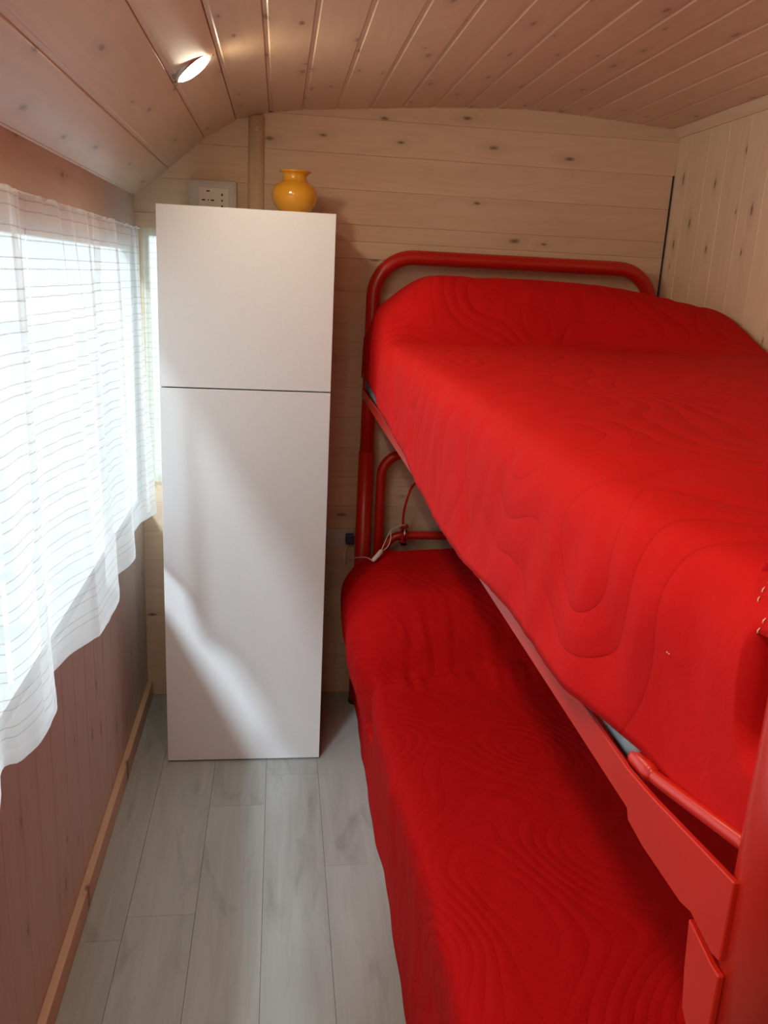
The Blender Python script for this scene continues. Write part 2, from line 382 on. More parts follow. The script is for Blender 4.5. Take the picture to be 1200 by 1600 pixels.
def hboard(x0, x1, z0, z1):
    board('wall_board', wb, 'pine_back', (x0 if True else x1, YB, (z0+z1)/2), (0, 0, -1), (1, 0, 0), (0, -1, 0), z1-z0-0.0003, x1-x0, chamfer=0.0013, depth=0.0012)
for a, b in zip(seams, seams[1:]):
    xl = XL if a < 1.66 else ceil_left_x(min(a, 2.02))
    if b <= BW[2] or a >= BW[3]: hboard(xl, XR+0.01, a, b)
    elif a < BW[2] < b: hboard(XL, XR+0.01, a, BW[2]); hboard(XL, BW[0], BW[2], b); hboard(BW[1], XR+0.01, BW[2], b)
    elif a < BW[3] < b: hboard(XL, XR+0.01, BW[3], b); hboard(XL, BW[0], a, BW[3]); hboard(BW[1], XR+0.01, a, BW[3])
    else: hboard(XL, BW[0], a, b); hboard(BW[1], XR+0.01, a, b)
boxobj('dark_joint', (XR-0.007, YB-0.0018, 1.15), (XR-0.0015, YB, 1.865), 'gap', wb)
def window(name, axis, a0, a1, z0, z1, pos, label):
    root = empty(name, (0, 0, 0)); tag(root, label, kind='structure')
    def bb(nm, lo, hi, mat, bev=0.002):
        if axis == 'x': return boxobj(nm, (pos[0], lo[0], lo[1]), (pos[1], hi[0], hi[1]), mat, root, bev)
        return boxobj(nm, (lo[0], pos[0], lo[1]), (hi[0], pos[1], hi[1]), mat, root, bev)
    w = 0.018
    bm = bmesh.new()
    def add(lo, hi):
        if axis == 'x': box(bm, (pos[0], lo[0], lo[1]), (pos[1], hi[0], hi[1]), 0)
        else: box(bm, (lo[0], pos[0], lo[1]), (hi[0], pos[1], hi[1]), 0)
    add((a0, z0), (a1, z0+w)); add((a0, z1-w), (a1, z1)); add((a0, z0+w), (a0+w, z1-w)); add((a1-w, z0+w), (a1, z1-w))
    fr = from_bm('window_frame', bm, 'window_white', root)
    pm = (pos[0]+pos[1])/2
    if axis == 'x': boxobj('pane', (pm-0.002, a0+w, z0+w), (pm+0.002, a1-w, z1-w), 'glass', fr)
    else: boxobj('pane', (a0+w, pm-0.002, z0+w), (a1-w, pm+0.002, z1-w), 'glass', fr)
    return root
window('window_2', 'y', BW[0], BW[1], BW[2], BW[3], (YB+0.004, YB+0.034), 'narrow window in the end wall behind the white cabinet')

# ------------------------------------------------------------------ setting: left wall with the window
LW = (0.02, 2.800, 0.728, 1.560)                    # y0,y1,z0,z1
bm = bmesh.new(); x0, x1 = XL-0.032, XL-0.012
box(bm, (x0, YF, -0.03), (x1, YB+0.03, LW[2])); box(bm, (x0, YF, LW[3]), (x1, YB+0.03, 1.72))
box(bm, (x0, YF, LW[2]), (x1, LW[0], LW[3])); box(bm, (x0, LW[1], LW[2]), (x1, YB+0.03, LW[3]))
wl = from_bm('wall_left', bm, 'shell'); tag(wl, 'window wall of upright pine boards on the left', kind='structure')
pitch = 0.1045; y = 1.386 - pitch*23
while y < YB:
    a, b = max(y, YF), min(y+pitch, YB); y += pitch
    if b-a < 0.01: continue
    def vb_(z0, z1, a=a, b=b):
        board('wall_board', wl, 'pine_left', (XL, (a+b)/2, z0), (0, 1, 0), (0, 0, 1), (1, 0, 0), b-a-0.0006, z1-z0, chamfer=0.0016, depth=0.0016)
    if b <= LW[0] or a >= LW[1]: vb_(0, 1.56)
    else: vb_(0, LW[2])
for ya, yb_ in ((YF, 1.05), (1.05, YB)):
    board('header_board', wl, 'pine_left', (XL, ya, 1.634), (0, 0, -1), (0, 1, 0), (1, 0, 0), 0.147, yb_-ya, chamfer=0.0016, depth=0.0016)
boxobj('window_sill', (XL-0.030, LW[0], LW[2]-0.012), (XL+0.001, LW[1], LW[2]), 'pine_left', wl, 0.002)
window('window_1', 'x', LW[0], LW[1], LW[2], LW[3], (XL-0.036, XL-0.010), 'wide window in the left wall behind the white voile curtain')
# baseboard on the left
bb = boxobj('baseboard_left', (-0.452, YF, 0.0), (-0.433, YB-0.001, 0.060), 'pine_trim', None, 0.0035); tag(bb, 'plain orange pine baseboard under the window wall', kind='structure')

# ------------------------------------------------------------------ setting: right wall, its top moulding, the wall behind the camera, ground outside
wr = boxobj('wall_right', (XR+0.012, YF, -0.03), (XR+0.035, YB+0.03, 2.06), 'shell'); tag(wr, 'partition of upright pine boards on the right', kind='structure')
ys = [YB, 2.735, 2.618, 2.500, 2.383, 2.266]
while ys[-1] > YF: ys.append(ys[-1]-0.1175)
for b, a in zip(ys, ys[1:]):
    a = max(a, YF)
    if b-a > 0.01: board('wall_board', wr, 'pine_right', (XR, (a+b)/2, 2.015), (0, 1, 0), (0, 0, -1), (-1, 0, 0), b-a-0.0006, 2.015, chamfer=0.0018, depth=0.0018)
bm = bmesh.new(); pr = [(XR, 1.980), (XR-0.006, 1.979), (XR-0.024, 2.004), (XR-0.024, 2.010), (XR, 2.010)]
va = [bm.verts.new((x, YF, z)) for x, z in pr]; vb = [bm.verts.new((x, YB-0.001, z)) for x, z in pr]; n = len(pr)
for i in range(n): bm.faces.new((va[i], va[(i+1) % n], vb[(i+1) % n], vb[i]))
bm.faces.new(va[::-1]); bm.faces.new(vb); bmesh.ops.recalc_face_normals(bm, faces=bm.faces)
t1 = from_bm('trim_1', bm, 'pine_right'); tag(t1, 'slim pine moulding between right wall and ceiling', kind='structure')
wf = boxobj('wall_front', (XL-0.03, YF-0.03, -0.03), (XR+0.035, YF, 2.06), 'pine_back'); tag(wf, 'plain wall behind the camera', kind='structure')
gr = boxobj('ground', (-30, -30, -0.62), (30, 30, -0.6), 'gravel'); tag(gr, 'pale ground outside the windows', kind='structure')

# ------------------------------------------------------------------ recessed ceiling lamps; the last three are unseen, added for fill light
def lamp(x, y, label, power):
    for (a, za), (b, zb) in zip(CP, CP[1:]):
        if a <= x <= b: p = Vector((x, y, za+(zb-za)*(x-a)/(b-a))); t = Vector((b-a, 0, zb-za)).normalized()
    nrm = Vector((t.z, 0, -t.x)); nrm = (nrm + Vector((TILT, 0, 0)) if x < 0 else nrm).normalized()
    root = empty('recessed_lamp'); root.matrix_world = Matrix.Translation(p) @ nrm.to_track_quat('Z', 'Y').to_matrix().to_4x4()
    tag(root, label, 'lamp', 'recessed ceiling lamps')
    bm = bmesh.new(); lathe(bm, [(0.0495, -0.030), (0.0495, 0.002), (0.0480, 0.0040), (0.0440, 0.0045), (0.0425, 0.003), (0.042, -0.002), (0.0, -0.003)], 40); from_bm('bezel', bm, 'nickel', root, True)
    bm = bmesh.new(); lathe(bm, [(0.0418, 0.001), (0.040, 0.006), (0.032, 0.009), (0.018, 0.011), (0.0, 0.0115)], 40); from_bm('lens', bm, 'lens', root, True)
    for s in (-1, 1):
        bm = bmesh.new(); box(bm, (-0.006, -0.006, 0), (0.006, 0.006, 0.007), 0, 0.002); c = from_bm('spring_clip', bm, 'nickel', root); c.location = (0, s*0.050, 0)
    ld = bpy.data.lights.new('bulb', 'AREA'); ld.shape = 'DISK'; ld.size = 0.055; ld.energy = power; ld.color = (1.0, 0.84, 0.60); ld.spread = math.pi
    lo = bpy.data.objects.new('bulb', ld); COL.objects.link(lo); lo.parent = root
    lo.location = (0, 0, 0.014); lo.rotation_euler = (math.pi, 0, 0)
    return root
lamp(-0.189, 2.005, 'round recessed lamp glowing white in the curved pine ceiling', LAMP_W)
lamp(-0.189, 1.33, 'recessed lamp just above the top edge of the view, second along the ceiling curve', LAMP_W)
lamp(-0.189, 0.62, 'unseen recessed lamp added for fill light, third along the ceiling curve', LAMP_W)  # added out of view to raise the general light
lamp(-0.189, -0.10, 'unseen recessed lamp added for fill light behind the viewer, fourth along the ceiling curve', LAMP_W)  # added fill behind the camera
lamp(-0.189, -0.72, 'unseen recessed lamp added for fill light farthest from the end wall, last along the ceiling curve', LAMP_W)  # added fill at the far end of the row, also unseen

# ------------------------------------------------------------------ cabinet
cx0, cx1, cy0, cy1, ch = -0.326, 0.1465, 2.384, 2.790, 1.655
cab = empty('cabinet', ((cx0+cx1)/2, (cy0+cy1)/2, 0)); tag(cab, 'tall plain white two-door cabinet standing against the end wall', 'cabinet')
def cb(name, lo, hi, mat='white_panel', bev=0.0012):
    o = boxobj(name, lo, hi, mat, cab, bev, (cab.location.x, cab.location.y, 0)); o.location = (0, 0, 0)
    return o
cb('side_panel', (cx0, cy0+0.019, 0.006), (cx0+0.016, cy1, ch-0.001)); cb('side_panel', (cx1-0.016, cy0+0.019, 0.006), (cx1, cy1, ch-0.001))
cb('top_panel', (cx0+0.016, cy0+0.019, ch-0.017), (cx1-0.016, cy1, ch-0.001)); cb('bottom_panel', (cx0+0.016, cy0+0.019, 0.006), (cx1-0.016, cy1, 0.022))
cb('shelf', (cx0+0.016, cy0+0.021, 1.165), (cx1-0.016, cy1-0.006, 1.181)); cb('back_panel', (cx0+0.016, cy1-0.006, 0.022), (cx1-0.016, cy1, ch-0.017))
cb('door', (cx0, cy0, 0.006), (cx1, cy0+0.018, 1.1745)); cb('door', (cx0, cy0, 1.1785), (cx1, cy0+0.018, ch))
for sx in (cx0+0.02, cx1-0.05):
    for sy in (cy0+0.03, cy1-0.05): cb('foot', (sx, sy, 0.0), (sx+0.03, sy+0.03, 0.006), 'gap', 0)

# ------------------------------------------------------------------ things on and above the cabinet
bm = bmesh.new()
vp = [(0.0, 0.0), (0.030, 0.0), (0.034, 0.003), (0.040, 0.010), (0.055, 0.026), (0.0635, 0.044), (0.0655, 0.058), (0.061, 0.074), (0.050, 0.087), (0.039, 0.094), (0.0345, 0.100),
      (0.034, 0.108), (0.037, 0.114), (0.044, 0.1185), (0.0455, 0.1205), (0.044, 0.1225), (0.038, 0.121), (0.032, 0.114), (0.031, 0.100), (0.040, 0.088), (0.055, 0.070), (0.058, 0.055), (0.048, 0.026), (0.0, 0.008)]
sm = [tuple(p)[:2] for p in smooth_path([(a, b, 0) for a, b in vp], 3)]
lathe(bm, sm, 48); vase = from_bm('vase', bm, 'yellow_glaze', None, True); vase.location = (0.0375, 2.58, ch-0.001)
tag(vase, 'round glossy yellow vase standing on top of the white cabinet', 'vase')

sb = empty('junction_box', (-0.211, YB-0.0005, 1.69)); tag(sb, 'white surface-mounted socket box on the wall above the cabinet', 'socket')
boxobj('box_body', (-0.0735, -0.034, -0.080), (0.0735, 0, 0.069), 'white_plastic', sb, 0.004)
boxobj('face_frame', (-0.066, -0.037, -0.066), (0.066, -0.034, 0.060), 'white_plastic', sb, 0.0012)
ins = boxobj('socket_insert', (-0.040, -0.040, -0.050), (0.050, -0.037, 0.046), 'cord_plastic', sb, 0.001)
for hx, hz, hw, hh in ((-0.026, 0.010, 0.010, 0.004), (-0.012, 0.010, 0.004, 0.004), (0.001, 0.010, 0.010, 0.004), (-0.012, 0.036, 0.010, 0.004), (-0.012, -0.018, 0.010, 0.004),
                       (0.030, 0.027, 0.005, 0.007), (0.030, 0.010, 0.005, 0.005), (0.030, -0.007, 0.005, 0.007)):
    boxobj('socket_hole', (hx-hw/2, -0.0412, hz-hh/2), (hx+hw/2, -0.0398, hz+hh/2), 'black_plastic', ins)

bt = empty('wall_batten', (-0.079, YB, 0.0)); tag(bt, 'pale wooden batten running up the wall between socket box and vase', 'batten')
bm = bmesh.new(); seg = 10; pr = [(0.025*math.cos(math.pi*k/seg), -0.022*math.sin(math.pi*k/seg)) for k in range(seg+1)]
lo_, hi_ = 0.001, 1.952
va = [bm.verts.new((x, y, lo_)) for x, y in pr]; vb = [bm.verts.new((x, y, hi_)) for x, y in pr]
for i in range(seg): bm.faces.new((va[i], va[i+1], vb[i+1], vb[i]))
bm.faces.new(va); bm.faces.new(vb[::-1]); bm.faces.new((va[0], vb[0], vb[-1], va[-1])); bmesh.ops.recalc_face_normals(bm, faces=bm.faces)
for v in bm.verts: v.co = Vector((v.co.x, v.co.z, -v.co.y))      # local Y = length for the grain
rail = from_bm('rounded_strip', bm, 'batten', bt, True); rail.matrix_local = Matrix(((1, 0, 0, 0), (0, 0, -1, -0.0005), (0, 1, 0, 0), (0, 0, 0, 1)))
bm = bmesh.new(); z = 1.775
k = 0
while z < 1.94:
    box(bm, (-0.004+0.003*(k % 2), -0.0238, z-0.0012), (0.003+0.003*(k % 2), -0.0215, z+0.0012)); z += 0.0085; k += 1
dm = from_bm('tick_marks', bm, 'pine_left', bt); tag(dm, kind='stuff')

ou = empty('wall_outlet', (0.225, YB-0.0005, 0.608)); tag(ou, 'dim white wall outlet with a dark plug beside the bunk post', 'outlet')
boxobj('face_plate', (-0.050, -0.009, -0.033), (0.050, 0, 0.033), 'white_plastic', ou, 0.002)
boxobj('insert', (-0.020, -0.011, -0.022), (0.012, -0.009, 0.022), 'white_plastic', ou, 0.001)
pg = boxobj('plug', (0.016, -0.036, -0.018), (0.046, -0.009, 0.018), 'blue_plastic', ou, 0.004)

# ------------------------------------------------------------------ curtains
hem = [(-0.40, 0.02), (-0.372, 0.09), (-0.412, 0.20), (-0.378, 0.30), (-0.366, 0.44), (-0.410, 0.56), (-0.376, 0.66), (-0.368, 0.80), (-0.414, 0.92), (-0.372, 1.02),
       (-0.408, 1.181), (-0.388, 1.214), (-0.370, 1.355), (-0.417, 1.500), (-0.374, 1.656), (-0.362, 1.697), (-0.363, 1.899), (-0.408, 1.975), (-0.390, 2.058), (-0.373, 2.168),
       (-0.415, 2.440), (-0.376, 2.612)]
hp = smooth_path([(a, b, 0) for a, b in hem], 14)
hemcurve = [Vector((p.x, p.y)) for p in hp]
# extra: even out by arc length
def resample(P, n):
    L = [0.0]
    for a, b in zip(P, P[1:]): L.append(L[-1]+(b-a).length)
    out = []; j = 0
    for i in range(n):
        s = L[-1]*i/(n-1)
        while j < len(L)-2 and L[j+1] < s: j += 1
        t = (s-L[j])/max(L[j+1]-L[j], 1e-9); out.append(P[j].lerp(P[j+1], min(max(t, 0), 1)))
    return out, L[-1]
NC = 300
HC, LH = resample(hemcurve, NC)
def curtain_pt(j, t):                                # t 0 at the top, 1 at the hem
    s = j/(NC-1); hx, hy = HC[j]
    ty = 0.03 + (2.59+0.03*t)*s*1.0
    tx = -0.412 + 0.004*math.sin(s*150) + 0.0055*math.sin(s*61+1) + 0.003*math.sin(s*233)
    k = t**0.75; kk = min(1, t*1.6)
    x = tx*(1-k)+hx*k; yv = ty*(1-kk)+hy*kk
    x += (0.0035*math.sin(s*55+t*2) + 0.0012*math.sin(s*187))*math.sin(math.pi*min(t*1.2, 1))
    x += 0.006*(noise.noise(Vector((s*24, t*1.2, 3))))
    z = 1.603 - t*(1.603-0.772)
    z += 0.004*noise.noise(Vector((s*30, 5, 0)))*t
    return Vector((max(x, XL+0.016), yv, z))
cur = empty('voile_curtain', (-0.41, 1.3, 0)); tag(cur, 'long sheer white curtain with thin brown stripes hanging over the left window', 'curtain')
rows, uvs = [], []
NR = 46
for i in range(NR+1):
    t = i/NR; rows.append([curtain_pt(j, t)-cur.location for j in range(NC)]); uvs.append([(j/(NC-1)*LH, 1.603-t*0.831) for j in range(NC)])
def col_at(y): return min(range(NC), key=lambda j: abs(HC[j].y-y))
SL = [(col_at(1.20), 0.34, 0.86), (col_at(1.50), 0.05, 0.34), (col_at(2.02), 0.05, 0.30)]       # narrow openings where the drops of cloth meet
grid('curtain_cloth', rows, 'voile', cur, uvs, lambda i, j: any(j == c and a <= i/NR < b for c, a, b in SL))
rows, uvs = [], []
for i in range(4):
    r = []
    for j in range(NC):
        p = curtain_pt(j, 1.0)-cur.location; s = j/(NC-1)
        r.append(Vector((p.x+0.0008+0.0025*noise.noise(Vector((s*60, i*0.6, 1)))*i/3, p.y, p.z+0.002-0.026*i/3)))
    rows.append(r); uvs.append([(j/(NC-1)*LH, 0.005+0.0011*i) for j in range(NC)])
grid('hem_band', rows, 'voile_hem', cur, uvs)
tubeobj('curtain_wire', [(-0.002, -1.28, 1.601), (-0.002, 1.36, 1.601)], 0.0018, 'window_white', cur, 8)
# brighter pleat folds lying over each other (narrow doubled strips of the same cloth)
rows = None
def pleat(y_top, y_bot, w, dx):
    rows, uvs = [], []
    for i in range(31):
        t = i/30; yc = y_top+(y_bot-y_top)*t; s = min(max((yc-0.03)/2.60, 0), 1)
        # nearest column of the cloth at this height
        best = min(range(0, NC, 2), key=lambda j: abs(curtain_pt(j, t).y-yc)); p = curtain_pt(best, t)
        rr, uu = [], []
        for k in range(4):
            q = k/3; rr.append(Vector((p.x+dx+0.003*math.sin(q*math.pi), p.y+(q-0.5)*w*(0.6+0.5*t), p.z))-cur.location); uu.append((q*w, 1.603-t*0.831))
        rows.append(rr); uvs.append(uu)
    grid('pleat', rows, 'voile', cur, uvs)
for a, b, w in ((1.40, 1.30, 0.05), (2.05, 2.02, 0.11), (2.56, 2.56, 0.05)): pleat(a, b, w, 0.004)

c2 = empty('cream_curtain', (-0.28, YB-0.02, 0)); tag(c2, 'narrow strip of cream striped curtain glowing between left wall and cabinet', 'curtain')
rows, uvs = [], []
for i in range(31):
    t = i/30; z = 1.612-t*(1.612-0.80); rr, uu = [], []
    for j in range(60):
        s = j/59; x = -0.436+0.145*s; rr.append(Vector((x+0.28, -0.002+(0.003+0.003*t)*math.sin(s*40+0.6*math.sin(t*3)), z))); uu.append((s*0.35, z))
    rows.append(rr); uvs.append(uu)
grid('curtain_cloth', rows, 'voile_cream', c2, uvs)

# ------------------------------------------------------------------ bunk bed frame
YH, YFt = 2.760, 0.387                               # head and foot tube centres
XA, XB = 0.297, 1.225; RT = 0.0235
bed = empty('bunk_bed', ((XA+XB)/2, (YH+YFt)/2, 0)); tag(bed, 'red enamelled tubular steel bunk bed along the right wall', 'bunk bed')
BO = Vector(bed.location)
def bt_(name, pts, r, mat='red_enamel', seg=16): return tubeobj(name, [Vector(p)-BO for p in pts], r, mat, bed, seg)
def arch(y, xa, xb, z0, z1, rc, n=10):
    P = [(xa, y, z0), (xa, y, (z0+z1)/2), (xa, y, z1-rc)]
    for k in range(1, n+1): a = math.pi/2*k/n; P.append((xa+rc-rc*math.cos(a), y, z1-rc+rc*math.sin(a)))
    P.append((xb-rc, y, z1))
    for k in range(1, n+1): a = math.pi/2*k/n; P.append((xb-rc+rc*math.sin(a), y, z1-rc+rc*math.cos(a)))
    P += [(xb, y, (z0+z1)/2), (xb, y, z0)]
    return P
for y, nm in ((YH, 'head_arch'), (YFt, 'foot_arch')):
    bt_(nm, arch(y, XA, XB, 0.925, 1.562, 0.125), RT, seg=20)
    for x in (XA, XB):
        bt_('post', [(x, y, 0.012), (x, y, 0.45), (x, y, 0.932)], RT+0.003, seg=20)
        bt_('foot_cap', [(x, y, 0.0), (x, y, 0.012)], RT+0.005, 'black_plastic')
yi = YH-0.004
bt_('lower_head_arch', arch(yi, 0.350, XB-0.05, 0.36, 0.926, 0.075), 0.0165)
bt_('lower_head_bar', arch(yi, 0.374, XB-0.075, 0.50, 0.640, 0.062), 0.0150)
bt_('lower_foot_arch', arch(YFt+0.035, 0.350, XB-0.05, 0.30, 0.80, 0.075), 0.0165)
def plate(name, pts, x0, x1):
    bm = bmesh.new(); va = [bm.verts.new(Vector((x0, y, z))-BO) for y, z in pts]; vb = [bm.verts.new(Vector((x1, y, z))-BO) for y, z in pts]; n = len(pts)
    for i in range(n): bm.faces.new((va[i], va[(i+1) % n], vb[(i+1) % n], vb[i]))
    bm.faces.new(va[::-1]); bm.faces.new(vb); bmesh.ops.recalc_face_normals(bm, faces=bm.faces)
    bmesh.ops.bevel(bm, geom=list(bm.edges), offset=0.0008, segments=1, affect='EDGES')
    return from_bm(name, bm, 'red_enamel', bed)
for s, (xa, xb) in enumerate(((0.270, 0.2745), (XB+0.019, XB+0.0235))):
    plate('side_rail', [(2.740, 1.117), (0.532, 1.1165), (0.528, 1.109), (0.500, 1.1065), (0.440, 1.109), (0.426, 1.113), (0.397, 1.108), (0.388, 1.110), (0.388, 1.167), (0.498, 1.150), (0.540, 1.1455), (2.740, 1.1455)], xa, xb)
    plate('rail_bracket', [(0.426, 1.1085), (0.395, 1.102), (0.385, 1.102), (0.385, 1.030), (0.404, 1.036), (0.4165, 1.047), (0.422, 1.075)], xa-0.0005, xb-0.0005)
    plate('lower_side_rail', [(2.740, 0.27), (0.40, 0.27), (0.40, 0.31), (2.740, 0.31)], xa+(0.045 if s == 0 else 0.0), xb+(0.045 if s == 0 else 0.0))
for k in range(12):
    y = 0.55+k*0.19
    boxobj('slat', Vector((0.2755, y, 1.128))-BO, Vector((XB+0.018, y+0.05, 1.134))-BO, 'red_enamel', bed)
    boxobj('slat', Vector((0.3200, y, 0.288))-BO, Vector((XB+0.0185, y+0.05, 0.295))-BO, 'red_enamel', bed)
# short support tube with its end collar just above the rail
bt_('support_tube', smooth_path([(0.284, 0.538, 1.1465), (0.284, 0.515, 1.1515), (0.285, 0.48, 1.160), (0.286, 0.44, 1.170), (0.288, 0.405, 1.178)], 4), 0.0055, seg=12)
bt_('tube_collar', [(0.284, 0.556, 1.1455), (0.284, 0.552, 1.1462), (0.284, 0.530, 1.149), (0.284, 0.522, 1.1505)], [0.0075, 0.0085, 0.0080, 0.0060], seg=14)

# ------------------------------------------------------------------ mattresses
def mattress(name, lo, hi, label):
    bm = bmesh.new(); c = [(lo[i]+hi[i])/2 for i in range(3)]
    box(bm, [lo[i]-c[i] for i in range(3)], [hi[i]-c[i] for i in range(3)], 0, 0.018); o = from_bm(name, bm, 'grey_mattress', None, True); o.location = c
    tag(o, label, 'mattress'); return o
mattress('mattress', (0.2762, 0.545, 1.136), (1.235, 2.725, 1.300), 'slate grey mattress on the upper bunk, mostly under its red cover')
mattress('mattress', (0.310, 0.47, 0.296), (1.225, 2.725, 0.400), 'slate grey mattress on the lower bunk, hidden under its red cover')

# ------------------------------------------------------------------ bedspreads
STITCH = []
for (y0_, z0_), (y1_, z1_), n_ in (((0.452, 1.341), (0.438, 1.322), 4), ((0.425, 1.326), (0.4235, 1.302), 4), ((0.512, 1.257), (0.508, 1.2565), 2)):
    for k in range(n_):
        ta, tb = (k+0.1)/n_, (k+0.6)/n_
        STITCH.append((y0_+(y1_-y0_)*ta, z0_+(z1_-z0_)*ta, y0_+(y1_-y0_)*tb, z0_+(z1_-z0_)*tb))
def interp(tab, y):
    if y <= tab[0][0]: return tab[0][1]
    for (a, va), (b, vb) in zip(tab, tab[1:]):
        if a <= y <= b:
            t = (y-a)/(b-a); t = t*t*(3-2*t); return va+(vb-va)*t
    return tab[-1][1]
def ss(a, b, x):
    t = min(max((x-a)/(b-a), 0), 1); return t*t*(3-2*t)

HEMU = [(0.385, 1.175), (0.426, 1.168), (0.45, 1.160), (0.495, 1.152), (0.55, 1.158), (0.60, 1.161), (0.70, 1.160), (0.808, 1.158), (0.92, 1.150), (0.989, 1.141), (1.084, 1.131), (1.205, 1.131),
        (1.423, 1.136), (1.685, 1.160), (1.98, 1.176), (2.20, 1.178), (2.40, 1.180), (2.70, 1.20)]
def up_bump(x, y):
    """pillow under the cover of the upper bunk"""
    py = ss(2.13-0.16*ss(0.8, 1.25, x), 2.40, y)*(1-ss(2.56, 2.745, y)*0.85)
    px = ss(0.252, 0.45, x)*(1-ss(0.85, 1.29, x)*0.55)
    return 0.160*py*(0.42+0.58*px)
def upper_section(y):
    py = ss(2.10, 2.40, y)
    xs = 0.252+0.018*py; hz = interp(HEMU, y)
    xh = xs + 0.038*(1-ss(0.50, 0.66, y)); xs = xs + 0.020*(1-ss(0.46, 0.62, y))
    ze = 1.344+0.0*y
    pts = []
    crown = 0.006
    wv = 0.0015*math.sin(y*9)+0.001*math.sin(y*23+1)
    pts.append(Vector((xh-0.001+wv*0.6, y, hz)))
    pts.append(Vector((xs*0.5+xh*0.5+0.001+wv*0.5, y, hz+(ze-hz)*0.35)))
    pts.append(Vector((xs+0.003, y, ze-0.065)))
    pts.append(Vector((xs+0.008, y, ze-0.034)))
    pts.append(Vector((xs+0.024, y, ze-0.010)))
    pts.append(Vector((xs+0.052, y, ze+0.001)))
    for x in (0.36, 0.46, 0.6, 0.75, 0.9, 1.05, 1.15): pts.append(Vector((x, y, ze+crown)))
    pts += [Vector((1.215, y, ze+0.004)), Vector((1.258, y, ze-0.002)), Vector((1.272, y, ze-0.03)), Vector((1.275, y, ze-0.12))]
    P = smooth_path(pts, 8); Q, L = resample(P, 150)
    out = []; 
    for i, p in enumerate(Q):
        d = i/149*L; q = p.copy()
        k = ss(ze-0.10, ze, q.z) if q.x < 0.8 else ss(ze-0.13, ze-0.03, q.z)
        b = up_bump(q.x, y)*k
        q.z += b
        if q.x < 0.30: q.x -= 0.004*py*math.sin(math.pi*min(1, max(0, (q.z-hz)/0.25)))
        out.append((q, d))
    return out
def disp(q, d, y, amp, seed):
    v = Vector((q.x*3, y*2.2, q.z*3+seed))
    return noise.noise(v)*amp
ysU = [0.400+0.003*i for i in range(20)] + [0.460 + (2.731-0.460)*(i/225) for i in range(226)]
rows, uvs = [], []
for y in ysU:
    r, u = [], []
    for q, d in upper_section(y):
        side = 1-ss(0.255, 0.30, q.x)
        top = ss(0.27, 0.34, q.x)*(1-ss(1.2, 1.27, q.x))
        # soft creases: slanting on the side cloth, fine pulls across the top
        cr = noise.noise(Vector((y*16+q.z*6, q.z*3.0, 2.0)))*0.0055*side*ss(0, 0.03, d)
        cr += noise.noise(Vector((y*42+q.z*22, q.z*6, 9.0)))*0.0018*side
        # two deeper folds running down the side near the pillow
        for yc, sl, am, wd_ in ((2.02, 1.3, 0.010, 0.030), (1.72, 1.0, 0.008, 0.030), (2.28, 0.5, 0.007, 0.022), (0.62, 0.25, 0.006, 0.022), (0.50, 0.2, 0.006, 0.012), (1.16, 0.5, 0.007, 0.03)):
            dy = y-(yc-(1.34-q.z)*sl); cr += am*math.exp(-(dy/wd_)**2)*side*ss(0.0, 0.05, d)*(1 if q.z < 1.33 else 0.3)
        q = q.copy(); q.x += cr
        q.z += top*(noise.noise(Vector((q.x*4, y*5, 1)))*0.006 + noise.noise(Vector((q.x*7, y*26, 4)))*0.0022)
        # crease where the cover is tucked against the pillow
        dy = y-(2.15-0.03*math.sin(q.x*5)); q.z -= 0.010*math.exp(-(dy/0.045)**2)*ss(0.26, 0.40, q.x)*(1-ss(0.8, 1.2, q.x))
        q.z += ss(2.12, 2.3, y)*(1-ss(2.35, 2.5, y))*top*0.004*noise.noise(Vector((q.x*26, y*14, 8)))
        if y > 2.71: q.z -= 0
        if y < 0.46 and q.x < 0.8: q.x += 0.085*(1-ss(0.418, 0.430, y))*ss(1.235-(0.43-y)*0.5, 1.262, q.z)*(1-ss(1.296, 1.310, q.z))
        if q.x > 1.276: q.x = 1.276
        r.append(q); u.append((d, y))
    rows.append(r); uvs.append(u)
# head end: cloth drops down behind the pillow
last = rows[-1]; zf = [q.z for q in last]
for k, (dy, dz) in enumerate(((0.006, 0.015), (0.009, 0.05), (0.010, 0.11))):
    rows.append([Vector((q.x, min(q.y+dy, 2.735), max(q.z-dz, 1.18 if i > 2 else q.z-0.0))) for i, q in enumerate(last)]); uvs.append([(i/149*1.2, 2.75+dz) for i in range(150)])
spU = grid('bedspread', rows, 'red_quilt', None, uvs)
# foot end: separate skirt joined on a little inside the side flap
rows, uvs = [], []
for k in range(12):
    t = k/11; rr, uu = [], []
    for i in range(90):
        x = 0.300+(1.268-0.300)*i/89; e = ss(0.30, 0.42, x)*(1-ss(1.20, 1.268, x))
        yy = 0.402+(1-e)*0.060+0.030*ss(0, 0.3, t)+0.005*math.sin(x*30)*t
        rr.append(Vector((x, yy, 1.3485-0.006*(1-e)-t*0.175))); uu.append((x, 0.4-t*0.17))
    rows.append(rr); uvs.append(uu)
foot = grid('foot_drop', rows, 'red_quilt', None, uvs); foot.parent = spU
tag(spU, 'bright red quilted bedspread covering the upper bunk', 'bedspread')
for o in (spU, foot):
    so = o.modifiers.new('thickness', 'SOLIDIFY'); so.thickness = 0.004; so.offset = -1
